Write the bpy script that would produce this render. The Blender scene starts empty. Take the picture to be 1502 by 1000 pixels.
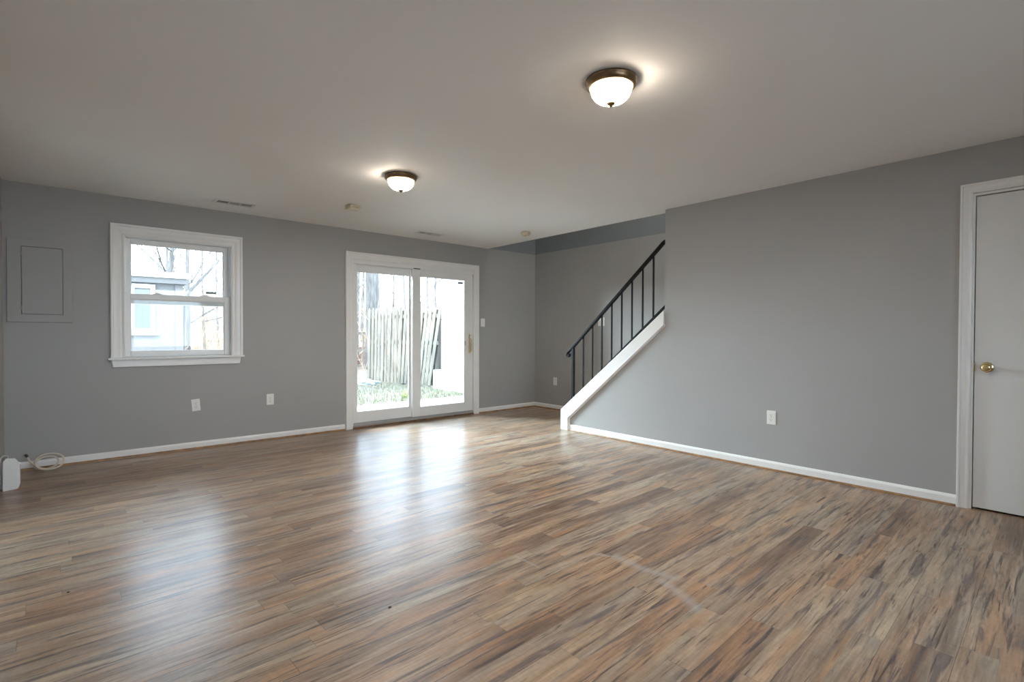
import bpy, bmesh, math, random
from mathutils import Vector, Matrix
S = bpy.context.scene
COL = S.collection
random.seed(7)

# ------------------------------------------------------------------ camera
W_PX, H_PX, F_PX = 1502, 1000, 746.54
cam_data = bpy.data.cameras.new('camera')
cam_data.sensor_fit = 'HORIZONTAL'
cam_data.sensor_width = 36.0
cam_data.lens = F_PX / W_PX * 36.0
cam_data.clip_start = 0.02
cam_data.clip_end = 300
cam = bpy.data.objects.new('camera', cam_data)
COL.objects.link(cam)
R_ = Vector((0.75467435, -0.65609406, 0.00268411))
U_ = Vector((0.00699746, 0.0121395, 0.99990183))
F_ = Vector((0.65606223, 0.75458149, -0.01375236))
M = Matrix((R_, U_, -F_)).transposed().to_4x4()
M.translation = Vector((0, 0, 1.1517))
cam.matrix_world = M
S.camera = cam

# ------------------------------------------------------------------ world, sun, exposure
world = bpy.data.worlds.new('sky')
S.world = world
world.use_nodes = True
wn, wl = world.node_tree.nodes, world.node_tree.links
wn.clear()
w_out = wn.new('ShaderNodeOutputWorld')
w_bg = wn.new('ShaderNodeBackground')
w_co = wn.new('ShaderNodeTexCoord')
w_sep = wn.new('ShaderNodeSeparateXYZ')
w_ramp = wn.new('ShaderNodeValToRGB')
w_ramp.color_ramp.elements[0].position = 0.0
w_ramp.color_ramp.elements[0].color = (0.69, 0.835, 1.0, 1)
w_ramp.color_ramp.elements[1].position = 0.7
w_ramp.color_ramp.elements[1].color = (0.63, 0.80, 1.0, 1)
wl.new(w_co.outputs['Generated'], w_sep.inputs[0])
wl.new(w_sep.outputs['Z'], w_ramp.inputs[0])
wl.new(w_ramp.outputs[0], w_bg.inputs['Color'])
w_bg.inputs['Strength'].default_value = 11.5
wl.new(w_bg.outputs[0], w_out.inputs[0])

sun_d = bpy.data.lights.new('sun', 'SUN')
sun_d.energy = 5.5
sun_d.angle = math.radians(1.5)
sun_d.color = (1.0, 0.95, 0.86)
sun = bpy.data.objects.new('sun', sun_d)
COL.objects.link(sun)
sun.rotation_euler = Vector((0.35, 0.62, -0.70)).to_track_quat('-Z', 'Y').to_euler()

# added unseen light above the stairwell, there to brighten its walls
up_d = bpy.data.lights.new('added_stairwell_fill', 'AREA')
up_d.shape = 'DISK'
up_d.size = 0.9
up_d.energy = 44
up_d.color = (1.0, 0.95, 0.88)
up = bpy.data.objects.new('added_stairwell_fill', up_d)
COL.objects.link(up)
up.location = (4.80, 3.1, 4.7)
up.rotation_euler = Vector((0.75, -0.22, -0.60)).to_track_quat('-Z', 'Y').to_euler()

# added area light outside the sliding door, out of view, boosting the daylight
sk_d = bpy.data.lights.new('added_door_fill', 'AREA')
sk_d.shape = 'RECTANGLE'
sk_d.size, sk_d.size_y = 1.6, 1.7
sk_d.energy = 950
sk_d.color = (0.74, 0.90, 1.0)
sk = bpy.data.objects.new('added_door_fill', sk_d)
COL.objects.link(sk)
sk.location = (2.5, 8.1, 2.75)
sk.rotation_euler = (Vector((4.4, 3.9, 0.3)) - sk.location).to_track_quat('-Z', 'Y').to_euler()

S.view_settings.view_transform = 'Standard'
S.view_settings.look = 'None'
S.view_settings.exposure = 0.25
S.view_settings.gamma = 1.0
S.view_settings.use_curve_mapping = False
S.cycles.max_bounces = 14
S.cycles.diffuse_bounces = 10
S.cycles.glossy_bounces = 6
S.cycles.transparent_max_bounces = 24
S.cycles.sample_clamp_indirect = 8.0
S.cycles.caustics_reflective = False
S.cycles.caustics_refractive = False

# ------------------------------------------------------------------ room dimensions (metres)
XL, XR, XF = -0.41, 4.511, 5.595      # left wall, stair wall, far stairwell wall
YB, YK = 5.880, -2.4                  # back wall (window, sliding door), rear wall behind the camera
H = 2.40
X_EDGE = 4.645                        # where the ceiling stops over the stairwell
Y_EDGE = 2.852                        # where the full height stair wall starts

# ------------------------------------------------------------------ materials
def lin(c):
    return tuple(((v / 255) / 12.92 if v / 255 <= 0.04045 else ((v / 255 + 0.055) / 1.055) ** 2.4) for v in c) + (1,)

def mat(name, color, rough=0.5, metal=0.0, noise=0.0, nscale=8.0, bump=0.0, bscale=60.0, spec=0.5, tint=None, stretch=None):
    m = bpy.data.materials.new(name)
    m.use_nodes = True
    nt = m.node_tree
    b = nt.nodes['Principled BSDF']
    b.inputs['Base Color'].default_value = tuple(color[:3]) + (1,)
    b.inputs['Roughness'].default_value = rough
    b.inputs['Metallic'].default_value = metal
    b.inputs['Specular IOR Level'].default_value = spec
    co = nt.nodes.new('ShaderNodeTexCoord')
    src = co.outputs['Object']
    if stretch:
        mp = nt.nodes.new('ShaderNodeMapping')
        mp.inputs['Scale'].default_value = stretch
        nt.links.new(src, mp.inputs[0])
        src = mp.outputs[0]
    if noise > 0:
        n = nt.nodes.new('ShaderNodeTexNoise')
        n.inputs['Scale'].default_value = nscale
        n.inputs['Detail'].default_value = 5
        nt.links.new(src, n.inputs['Vector'])
        r = nt.nodes.new('ShaderNodeValToRGB')
        t = tint or tuple(v * (1 - noise) for v in color[:3])
        r.color_ramp.elements[0].color = tuple(t[:3]) + (1,)
        r.color_ramp.elements[0].position = 0.35
        r.color_ramp.elements[1].color = tuple(min(1, v * (1 + noise * (0 if tint else 1))) for v in color[:3]) + (1,)
        r.color_ramp.elements[1].position = 0.65
        nt.links.new(n.outputs['Fac'], r.inputs[0])
        nt.links.new(r.outputs[0], b.inputs['Base Color'])
    if bump > 0:
        n2 = nt.nodes.new('ShaderNodeTexNoise')
        n2.inputs['Scale'].default_value = bscale
        n2.inputs['Detail'].default_value = 3
        nt.links.new(src, n2.inputs['Vector'])
        bp = nt.nodes.new('ShaderNodeBump')
        bp.inputs['Strength'].default_value = bump
        bp.inputs['Distance'].default_value = 0.002
        nt.links.new(n2.outputs['Fac'], bp.inputs['Height'])
        nt.links.new(bp.outputs[0], b.inputs['Normal'])
    return m

m_wall = mat('grey_wall_paint', (0.380, 0.374, 0.364), 0.55, noise=0.02, nscale=1.5, bump=0.12, bscale=90, spec=0.35)
m_wall_up = mat('slate_upper_wall', (0.25, 0.275, 0.29), 0.55, noise=0.02, nscale=1.5, bump=0.12, bscale=90, spec=0.35)  # upper stairwell walls, darker and bluer than the walls below
m_ceil = mat('white_ceiling_paint', (0.86, 0.86, 0.86), 0.75, noise=0.012, nscale=1.2, bump=0.1, bscale=70, spec=0.3)
m_trim = mat('white_trim_paint', (0.82, 0.81, 0.79), 0.32, noise=0.015, nscale=6, spec=0.5)
m_vinyl = mat('white_vinyl', (0.80, 0.795, 0.78), 0.35, noise=0.015, nscale=5)
m_door = mat('white_door_paint', (0.72, 0.715, 0.70), 0.28, noise=0.015, nscale=3, bump=0.08, bscale=25)
m_plate = mat('white_plate_plastic', (0.82, 0.81, 0.78), 0.3)
m_slot = mat('dark_slot', (0.06, 0.055, 0.05), 0.6)
m_ivory = mat('ivory_plastic', (0.68, 0.60, 0.46), 0.4)
m_vent = mat('white_vent_enamel', (0.72, 0.72, 0.71), 0.4)
m_ventdark = mat('duct_shade', (0.14, 0.15, 0.16), 0.8)
m_iron = mat('black_wrought_iron', (0.010, 0.010, 0.012), 0.5, spec=0.2, bump=0.15, bscale=80)
m_brass = mat('polished_brass', (0.83, 0.66, 0.34), 0.2, metal=1.0)
m_bronze = mat('oil_rubbed_bronze', (0.20, 0.125, 0.065), 0.3, metal=0.75, noise=0.2, nscale=20)
m_shoe = mat('stained_shoe_wood', (0.27, 0.145, 0.065), 0.4, noise=0.35, nscale=12, stretch=(1, 1, 1))
m_sill = mat('brown_threshold_wood', (0.16, 0.085, 0.04), 0.45, noise=0.4, nscale=14)
m_alu = mat('grey_aluminium_sill', (0.33, 0.32, 0.31), 0.6)
m_cable = mat('beige_cable', (0.66, 0.58, 0.48), 0.45)
m_greycable = mat('grey_cable', (0.45, 0.44, 0.42), 0.4)
m_rubber = mat('black_rubber', (0.03, 0.03, 0.03), 0.5)
m_heater = mat('white_enamel', (0.80, 0.79, 0.77), 0.35)
m_sticker = mat('dark_sticker', (0.12, 0.13, 0.13), 0.5)
m_carpet = mat('beige_stair_carpet', (0.42, 0.38, 0.33), 0.95, noise=0.15, nscale=80, bump=0.5, bscale=200)
m_exterior = mat('beige_siding', (0.55, 0.54, 0.52), 0.7, noise=0.05)
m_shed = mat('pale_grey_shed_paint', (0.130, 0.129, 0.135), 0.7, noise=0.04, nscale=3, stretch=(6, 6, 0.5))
m_shedtrim = mat('white_shed_trim', (0.78, 0.78, 0.78), 0.6)
m_shedroof = mat('white_roof_edge', (0.72, 0.72, 0.72), 0.6)
m_fascia = mat('grey_fascia', (0.095, 0.097, 0.102), 0.6)
m_wood = mat('weathered_picket_wood', (0.225, 0.205, 0.165), 0.85, noise=0.3, nscale=5, stretch=(3, 3, 0.4), tint=(0.14, 0.13, 0.11))
m_wood2 = mat('dark_weathered_wood', (0.075, 0.071, 0.065), 0.9, noise=0.3, nscale=5, stretch=(3, 3, 0.4))
m_wood3 = mat('silver_grey_picket_wood', (0.165, 0.148, 0.120), 0.9, noise=0.3, nscale=5, stretch=(3, 3, 0.4))
m_orange = mat('orange_stained_wood', (0.24, 0.15, 0.095), 0.8, noise=0.2, nscale=6)
m_red = mat('faded_red_plastic', (0.22, 0.125, 0.10), 0.6, noise=0.2, nscale=6)
m_blue = mat('pale_blue_tarp', (0.224, 0.286, 0.316), 0.6, noise=0.2, nscale=8)
m_lime = mat('lime_leaves', (0.224, 0.306, 0.087), 0.7, noise=0.3, nscale=20)
m_bark = mat('grey_bark', (0.100, 0.097, 0.094), 0.9, noise=0.35, nscale=6, stretch=(3, 3, 0.5), bump=0.6, bscale=15)
m_bark2 = mat('pale_bark', (0.140, 0.132, 0.125), 0.9, noise=0.25, nscale=6, stretch=(3, 3, 0.5))
m_concrete = mat('pale_concrete', (0.45, 0.42, 0.385), 0.85, noise=0.12, nscale=6, bump=0.3, bscale=50)
m_siding = mat('white_vinyl_siding', (0.68, 0.68, 0.67), 0.55, noise=0.02)
m_brick = mat('white_painted_brick', (0.74, 0.72, 0.69), 0.8, noise=0.1, nscale=14)
m_lawn = mat('winter_lawn', (0.175, 0.155, 0.115), 1.0, noise=0.4, nscale=5, tint=(0.10, 0.098, 0.070), bump=0.6, bscale=40)
m_litter = mat('leaf_litter', (0.150, 0.118, 0.090), 1.0, noise=0.4, nscale=2.5, tint=(0.085, 0.062, 0.046), bump=0.8, bscale=20)
m_grass = mat('grass_blades', (0.145, 0.140, 0.085), 0.8, noise=0.3, nscale=10)
m_shadeglass = mat('dark_shed_glass', (0.066, 0.076, 0.082), 0.15)

def glass_mat():
    m = bpy.data.materials.new('clear_window_glass')
    m.use_nodes = True
    nt = m.node_tree
    nt.nodes.clear()
    o = nt.nodes.new('ShaderNodeOutputMaterial')
    mix = nt.nodes.new('ShaderNodeMixShader')
    tr = nt.nodes.new('ShaderNodeBsdfTransparent')
    tr.inputs[0].default_value = (0.95, 0.965, 0.96, 1)
    gl = nt.nodes.new('ShaderNodeBsdfGlossy')
    gl.inputs['Roughness'].default_value = 0.02
    fr = nt.nodes.new('ShaderNodeFresnel')
    fr.inputs['IOR'].default_value = 1.35
    nt.links.new(fr.outputs[0], mix.inputs[0])
    nt.links.new(tr.outputs[0], mix.inputs[1])
    nt.links.new(gl.outputs[0], mix.inputs[2])
    nt.links.new(mix.outputs[0], o.inputs[0])
    return m
m_glass = glass_mat()

def lamp_mat():
    m = bpy.data.materials.new('lit_frosted_glass')
    m.use_nodes = True
    nt = m.node_tree
    b = nt.nodes['Principled BSDF']
    b.inputs['Base Color'].default_value = (0.9, 0.88, 0.82, 1)
    b.inputs['Roughness'].default_value = 0.3
    b.inputs['Emission Color'].default_value = (1.0, 0.89, 0.72, 1)
    b.inputs['Emission Strength'].default_value = 1.25
    tr = nt.nodes.new('ShaderNodeBsdfTransparent')
    mx = nt.nodes.new('ShaderNodeMixShader')
    mx.inputs[0].default_value = 0.3
    o = nt.nodes['Material Output']
    nt.links.new(b.outputs[0], mx.inputs[1])
    nt.links.new(tr.outputs[0], mx.inputs[2])
    nt.links.new(mx.outputs[0], o.inputs[0])
    return m
m_lampglass = lamp_mat()

def floor_mat():
    m = bpy.data.materials.new('rustic_oak_laminate')
    m.use_nodes = True
    nt = m.node_tree
    N, L = nt.nodes, nt.links
    b = N['Principled BSDF']
    def math_(op, a, c=None, d=None):
        n = N.new('ShaderNodeMath')
        n.operation = op
        for i, v in enumerate((a, c, d)):
            if v is None:
                continue
            if isinstance(v, (int, float)):
                n.inputs[i].default_value = v
            else:
                L.new(v, n.inputs[i])
        return n.outputs[0]
    def comb(x, y, z=0.0):
        n = N.new('ShaderNodeCombineXYZ')
        for i, v in enumerate((x, y, z)):
            if isinstance(v, (int, float)):
                n.inputs[i].default_value = v
            else:
                L.new(v, n.inputs[i])
        return n.outputs[0]
    def white(vec):
        n = N.new('ShaderNodeTexWhiteNoise')
        n.noise_dimensions = '3D'
        L.new(vec, n.inputs['Vector'])
        return n
    def noise(vec, scale, detail=4, rough=0.55, dist=0.0):
        n = N.new('ShaderNodeTexNoise')
        n.inputs['Scale'].default_value = scale
        n.inputs['Detail'].default_value = detail
        n.inputs['Roughness'].default_value = rough
        n.inputs['Distortion'].default_value = dist
        L.new(vec, n.inputs['Vector'])
        return n.outputs['Fac']
    def ramp(fac, stops, interp='LINEAR'):
        n = N.new('ShaderNodeValToRGB')
        cr = n.color_ramp
        cr.interpolation = interp
        while len(cr.elements) < len(stops):
            cr.elements.new(0.5)
        for e, (p, c) in zip(cr.elements, stops):
            e.position = p
            e.color = c if len(c) == 4 else tuple(c) + (1,)
        L.new(fac, n.inputs[0])
        return n.outputs[0]
    def mixc(fac, a, c, mode='MIX'):
        n = N.new('ShaderNodeMix')
        n.data_type = 'RGBA'
        n.blend_type = mode
        if isinstance(fac, (int, float)):
            n.inputs[0].default_value = fac
        else:
            L.new(fac, n.inputs[0])
        for sck, v in ((n.inputs[6], a), (n.inputs[7], c)):
            if isinstance(v, tuple):
                sck.default_value = v if len(v) == 4 else v + (1,)
            else:
                L.new(v, sck)
        return n.outputs[2]
    co = N.new('ShaderNodeTexCoord')
    mp = N.new('ShaderNodeMapping')
    mp.inputs['Rotation'].default_value = (0, 0, -math.atan(0.030))
    mp.inputs['Location'].default_value = (0.33, -0.046, 0)
    L.new(co.outputs['Object'], mp.inputs[0])
    sp = N.new('ShaderNodeSeparateXYZ')
    L.new(mp.outputs[0], sp.inputs[0])
    x, y = sp.outputs['X'], sp.outputs['Y']
    PW = 0.200
    v = math_('DIVIDE', y, PW)
    row = math_('FLOOR', v)
    fv = math_('SUBTRACT', v, row)
    rr = white(comb(row, 3.7, 1.0)).outputs['Value']
    split = math_('ADD', 0.40, math_('MULTIPLY', rr, 0.2))
    strip = math_('GREATER_THAN', fv, split)
    sid = math_('ADD', math_('MULTIPLY', row, 2.0), strip)
    # printed boards inside each plank: their own lengths per strip
    ro = white(comb(sid, 9.1, 4.0)).outputs['Value']
    u = math_('DIVIDE', math_('ADD', x, math_('MULTIPLY', ro, 7.0)), math_('ADD', 0.85, math_('MULTIPLY', ro, 0.6)))
    bid = math_('FLOOR', u)
    fu = math_('SUBTRACT', u, bid)
    wn_ = white(comb(sid, bid, 2.0))
    r1 = wn_.outputs['Value']
    wc = N.new('ShaderNodeSeparateColor')
    L.new(wn_.outputs['Color'], wc.inputs[0])
    r2, r3 = wc.outputs[0], wc.outputs[1]
    base = ramp(r1, [(0.0, (0.190, 0.125, 0.085)), (0.18, (0.330, 0.225, 0.150)), (0.36, (0.400, 0.285, 0.185)),
                     (0.55, (0.270, 0.205, 0.155)), (0.75, (0.390, 0.315, 0.225)), (1.0, (0.350, 0.220, 0.135))])
    # grain coordinates, shifted per board
    gx = math_('ADD', x, math_('MULTIPLY', r2, 40.0))
    gy = math_('ADD', y, math_('MULTIPLY', r3, 20.0))
    broad = noise(comb(math_('MULTIPLY', gx, 2.2), math_('MULTIPLY', gy, 18.0)), 1.0, 5, 0.6, 0.6)
    fine = noise(comb(math_('MULTIPLY', gx, 7.0), math_('MULTIPLY', gy, 110.0)), 1.0, 4, 0.6)
    cross = noise(comb(math_('MULTIPLY', gx, 60.0), math_('MULTIPLY', gy, 25.0)), 1.0, 3, 0.6)
    col = mixc(ramp(broad, [(0.34, (0, 0, 0)), (0.66, (1, 1, 1))]), mixc(1.0, base, (0.60, 0.57, 0.56), 'MULTIPLY'), mixc(1.0, base, (1.16, 1.13, 1.10), 'MULTIPLY'))
    tintn = noise(comb(math_('MULTIPLY', gx, 1.3), math_('MULTIPLY', gy, 10.0), 5.0), 1.0, 3, 0.5)
    col = mixc(math_('MULTIPLY', ramp(tintn, [(0.49, (0, 0, 0)), (0.63, (1, 1, 1))]), 0.55), col, (0.420, 0.235, 0.125))
    greyn = noise(comb(math_('MULTIPLY', gx, 1.1), math_('MULTIPLY', gy, 9.0), 9.0), 1.0, 3, 0.5)
    col = mixc(math_('MULTIPLY', ramp(greyn, [(0.50, (0, 0, 0)), (0.64, (1, 1, 1))]), 0.50), col, (0.345, 0.295, 0.230))
    # dark smoky streaks and cracks along the grain
    st = noise(comb(math_('MULTIPLY', gx, 1.5), math_('MULTIPLY', gy, 20.0), 3.0), 1.0, 6, 0.65, 1.0)
    col = mixc(math_('MULTIPLY', ramp(st, [(0.53, (0, 0, 0)), (0.64, (1, 1, 1))]), 0.78), col, (0.110, 0.088, 0.085))
    ck = noise(comb(math_('MULTIPLY', gx, 2.6), math_('MULTIPLY', gy, 46.0), 6.0), 1.0, 5, 0.6, 0.8)
    col = mixc(math_('MULTIPLY', ramp(ck, [(0.565, (0, 0, 0)), (0.65, (1, 1, 1))]), 0.80), col, (0.060, 0.046, 0.044))
    col = mixc(0.45, col, ramp(fine, [(0.3, (0.55, 0.55, 0.55)), (0.7, (1.35, 1.35, 1.35))]), 'MULTIPLY')
    col = mixc(0.25, col, ramp(cross, [(0.35, (0.75, 0.75, 0.75)), (0.65, (1.2, 1.2, 1.2))]), 'MULTIPLY')
    # joints
    je = math_('LESS_THAN', math_('MINIMUM', fv, math_('SUBTRACT', 1.0, fv)), 0.006)
    jx = math_('LESS_THAN', math_('MINIMUM', fu, math_('SUBTRACT', 1.0, fu)), 0.0010)
    jt = math_('MAXIMUM', math_('MULTIPLY', je, 0.55), math_('MULTIPLY', jx, 0.42))
    col = mixc(jt, col, (0.035, 0.025, 0.02))
    col = mixc(1.0, col, (1.10, 1.10, 1.13), 'MULTIPLY')
    # pale curved scuff marks left in the finish
    spo = N.new('ShaderNodeSeparateXYZ')
    L.new(co.outputs['Object'], spo.inputs[0])
    ox, oy = spo.outputs['X'], spo.outputs['Y']
    wob = noise(comb(ox, oy, 1.0), 9.0, 3, 0.6)
    def scuff(ax, ay, bx_, by_, wd):
        lx, ly = bx_ - ax, by_ - ay
        ll = lx * lx + ly * ly
        t = math_('DIVIDE', math_('ADD', math_('MULTIPLY', math_('SUBTRACT', ox, ax), lx), math_('MULTIPLY', math_('SUBTRACT', oy, ay), ly)), ll)
        t = math_('MINIMUM', math_('MAXIMUM', t, 0.0), 1.0)
        ex = math_('SUBTRACT', ox, math_('ADD', ax, math_('MULTIPLY', t, lx)))
        ey = math_('SUBTRACT', oy, math_('ADD', ay, math_('MULTIPLY', t, ly)))
        d = math_('SQRT', math_('ADD', math_('MULTIPLY', ex, ex), math_('MULTIPLY', ey, ey)))
        n = N.new('ShaderNodeMapRange')
        n.inputs['From Min'].default_value = 0.0
        n.inputs['To Min'].default_value = 1.0
        n.inputs['To Max'].default_value = 0.0
        L.new(d, n.inputs[0])
        L.new(math_('MULTIPLY', wob, wd), n.inputs['From Max'])
        return n.outputs[0]
    SC = [(2.128, 1.616, 2.117, 1.463, 0.090), (2.117, 1.463, 2.150, 1.296, 0.090), (2.083, 1.319, 2.033, 1.174, 0.090), (2.033, 1.174, 1.979, 1.089, 0.090), (2.066, 1.722, 2.128, 1.616, 0.030), (1.740, 1.959, 1.740, 1.797, 0.030)]
    sm = scuff(*SC[0])
    for q_ in SC[1:]:
        sm = math_('MAXIMUM', sm, scuff(*q_))
    col = mixc(math_('MULTIPLY', sm, 0.5), col, (0.40, 0.38, 0.37))
    L.new(col, b.inputs['Base Color'])
    b.inputs['Roughness'].default_value = 0.305
    b.inputs['Specular IOR Level'].default_value = 0.36
    bp = N.new('ShaderNodeBump')
    bp.inputs['Strength'].default_value = 0.12
    bp.inputs['Distance'].default_value = 0.001
    hh = math_('SUBTRACT', math_('ADD', fine, math_('MULTIPLY', cross, 0.5)), math_('MULTIPLY', jt, 3.0))
    L.new(hh, bp.inputs['Height'])
    L.new(bp.outputs[0], b.inputs['Normal'])
    return m
m_floor = floor_mat()

# ------------------------------------------------------------------ mesh helpers
def obj(name, bm, m, parent=None, loc=None, smooth=False, bevel=0.0, segs=2, ang=35):
    bmesh.ops.recalc_face_normals(bm, faces=bm.faces[:])
    me = bpy.data.meshes.new(name)
    bm.to_mesh(me)
    bm.free()
    me.materials.append(m)
    if smooth:
        for p in me.polygons:
            p.use_smooth = True
        me.set_sharp_from_angle(angle=math.radians(ang))
    o = bpy.data.objects.new(name, me)
    COL.objects.link(o)
    if parent:
        o.parent = parent
    if loc:
        o.location = loc
    if bevel > 0:
        bv = o.modifiers.new('bevel', 'BEVEL')
        bv.width = bevel
        bv.segments = segs
        bv.limit_method = 'ANGLE'
        bv.angle_limit = math.radians(40)
    return o

def tag(o, label, cat, group=None, kind=None):
    if label:
        o['label'] = label
    if cat:
        o['category'] = cat
    if group:
        o['group'] = group
    if kind:
        o['kind'] = kind
    return o

def thing(name, label, cat, loc=(0, 0, 0), rz=0.0, group=None):
    o = bpy.data.objects.new(name, None)
    o.empty_display_size = 0.05
    COL.objects.link(o)
    o.location = loc
    o.rotation_euler = (0, 0, rz)
    return tag(o, label, cat, group)

def struct(name, bm, m, parent=None, **k):
    o = obj(name, bm, m, parent, **k)
    if parent is None:
        o['kind'] = 'structure'
    return o

def struct_root(name, loc=(0, 0, 0)):
    o = bpy.data.objects.new(name, None)
    o.empty_display_size = 0.05
    COL.objects.link(o)
    o.location = loc
    o['kind'] = 'structure'
    return o

def box(bm, x0, x1, y0, y1, z0, z1):
    v = [bm.verts.new(p) for p in ((x0, y0, z0), (x1, y0, z0), (x1, y1, z0), (x0, y1, z0), (x0, y0, z1), (x1, y0, z1), (x1, y1, z1), (x0, y1, z1))]
    for f in ((0, 3, 2, 1), (4, 5, 6, 7), (0, 1, 5, 4), (1, 2, 6, 5), (2, 3, 7, 6), (3, 0, 4, 7)):
        bm.faces.new([v[i] for i in f])
    return bm

def bx(*a):
    return box(bmesh.new(), *a)

def prism(bm, pts, axis, a, b):
    """polygon pts (2d) extruded along axis from a to b. axis 'x': pts=(y,z); 'y': pts=(x,z); 'z': pts=(x,y)"""
    def mk(p, t):
        return {'x': (t, p[0], p[1]), 'y': (p[0], t, p[1]), 'z': (p[0], p[1], t)}[axis]
    A = [bm.verts.new(mk(p, a)) for p in pts]
    B = [bm.verts.new(mk(p, b)) for p in pts]
    bm.faces.new(A)
    bm.faces.new(B[::-1])
    n = len(pts)
    for i in range(n):
        bm.faces.new((A[i], B[i], B[(i + 1) % n], A[(i + 1) % n]))
    return bm

def sweep(bm, path, prof, fn):
    """mitred moulding: path = 2d points (inner edge), prof = [(w outward, d out of the wall)], fn maps (u, v, d) to 3d"""
    n = len(path)
    rings = []
    for i in range(n):
        p = Vector(path[i])
        ns = []
        if i > 0:
            t = (p - Vector(path[i - 1])).normalized()
            ns.append(Vector((-t.y, t.x)))
        if i < n - 1:
            t = (Vector(path[i + 1]) - p).normalized()
            ns.append(Vector((-t.y, t.x)))
        m = ns[0] if len(ns) == 1 else (ns[0] + ns[1]) / (1 + ns[0].dot(ns[1]))
        rings.append([bm.verts.new(fn(p.x + m.x * w, p.y + m.y * w, d)) for w, d in prof])
    k = len(prof)
    for i in range(n - 1):
        for j in range(k):
            bm.faces.new((rings[i][j], rings[i][(j + 1) % k], rings[i + 1][(j + 1) % k], rings[i + 1][j]))
    bm.faces.new(rings[0])
    bm.faces.new(rings[-1][::-1])
    return bm

def lathe(bm, prof, n=48, close=False):
    """prof = [(r, z)] around the z axis"""
    rings = []
    for r, z in prof:
        if r < 1e-6:
            rings.append([bm.verts.new((0, 0, z))])
        else:
            rings.append([bm.verts.new((r * math.cos(2 * math.pi * i / n), r * math.sin(2 * math.pi * i / n), z)) for i in range(n)])
    for a, b in zip(rings, rings[1:]):
        for i in range(n):
            j = (i + 1) % n
            if len(a) == 1 and len(b) == 1:
                continue
            if len(a) == 1:
                bm.faces.new((a[0], b[j], b[i]))
            elif len(b) == 1:
                bm.faces.new((a[i], a[j], b[0]))
            else:
                bm.faces.new((a[i], a[j], b[j], b[i]))
    return bm

def tube(bm, pts, rad, n=8, cap=True):
    """round tube along 3d points; rad = number or list"""
    pts = [Vector(p) for p in pts]
    rads = rad if isinstance(rad, (list, tuple)) else [rad] * len(pts)
    t0 = (pts[1] - pts[0]).normalized()
    up = Vector((0, 0, 1)) if abs(t0.z) < 0.9 else Vector((1, 0, 0))
    a = t0.cross(up).normalized()
    rings = []
    for i, p in enumerate(pts):
        if i == 0:
            t = t0
        elif i == len(pts) - 1:
            t = (pts[i] - pts[i - 1]).normalized()
        else:
            t = (pts[i + 1] - pts[i - 1]).normalized()
        a = (a - t * a.dot(t)).normalized()
        b = t.cross(a)
        rings.append([bm.verts.new(p + (a * math.cos(2 * math.pi * k / n) + b * math.sin(2 * math.pi * k / n)) * rads[i]) for k in range(n)])
    for r, s in zip(rings, rings[1:]):
        for k in range(n):
            bm.faces.new((r[k], r[(k + 1) % n], s[(k + 1) % n], s[k]))
    if cap:
        bm.faces.new(rings[0][::-1])
        bm.faces.new(rings[-1])
    return bm

def bar(bm, p, q, w, d, side=Vector((1, 0, 0))):
    """rectangular bar from p to q; w across in the plane, d along side"""
    p, q = Vector(p), Vector(q)
    t = (q - p).normalized()
    s = (side - t * side.dot(t)).normalized()
    o = t.cross(s)
    vs = []
    for e in (p, q):
        for sx, sy in ((-1, -1), (1, -1), (1, 1), (-1, 1)):
            vs.append(bm.verts.new(e + s * (sx * d / 2) + o * (sy * w / 2)))
    for f in ((0, 3, 2, 1), (4, 5, 6, 7), (0, 1, 5, 4), (1, 2, 6, 5), (2, 3, 7, 6), (3, 0, 4, 7)):
        bm.faces.new([vs[i] for i in f])
    return bm

def copy_tree(o, loc=None, parent=None):
    c = o.copy()
    COL.objects.link(c)
    if parent:
        c.parent = parent
    if loc is not None:
        c.location = loc
    for ch in [k for k in bpy.data.objects if k.parent == o]:
        copy_tree(ch, None, c)
    return c

back = lambda u, v, d: (u, YB - d, v)
right = lambda u, v, d: (XR - d, u, v)

# ------------------------------------------------------------------ the setting: shell
WT = 0.16
HX0, HX1, HZ0, HZ1 = 0.375, 1.275, 0.905, 2.055           # window hole
DX0, DX1, DZ1 = 2.560, 4.395, 2.045                        # sliding door hole
struct('floor', bx(XL - 0.1, XF + 0.1, YK - 0.1, YB + 0.02, -0.12, 0.0), m_floor)

bm = bmesh.new()
bm_c = bmesh.new()
box(bm_c, XL - 0.1, X_EDGE, YK - 0.1, YB, H, H + 0.26)
box(bm_c, X_EDGE, XF + 0.1, YK - 0.1, 0.35, H, H + 0.26)
struct('ceiling', bm_c, m_ceil)

# back wall in pieces round the window and the sliding door
for (a, b, c, d) in ((XL - 0.1, HX0, 0, H), (HX0, HX1, 0, HZ0), (HX0, HX1, HZ1, H), (HX1, DX0, 0, H), (DX0, DX1, DZ1, H), (DX1, XF + 0.1, 0, H)):
    box(bm, a, b, YB, YB + WT, c, d)
struct('wall_back', bm, m_wall)
struct('wall_left', bx(XL - 0.1, XL, YK, YB, 0, H), m_wall)
bm = bmesh.new()
RX0, RX1, RZ0, RZ1 = -0.30, 2.45, 0.80, 2.20               # added rear window, unseen behind the camera, opened to light the room
for (a, b, c, d) in ((XL, RX0, 0, H), (RX0, RX1, 0, RZ0), (RX0, RX1, RZ1, H), (RX1, XF, 0, H)):
    box(bm, a, b, YK - 0.1, YK, c, d)
struct('wall_rear', bm, m_wall)
rw = struct_root('window_added')
bm = bmesh.new()
xm = (RX0 + RX1) / 2
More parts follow.
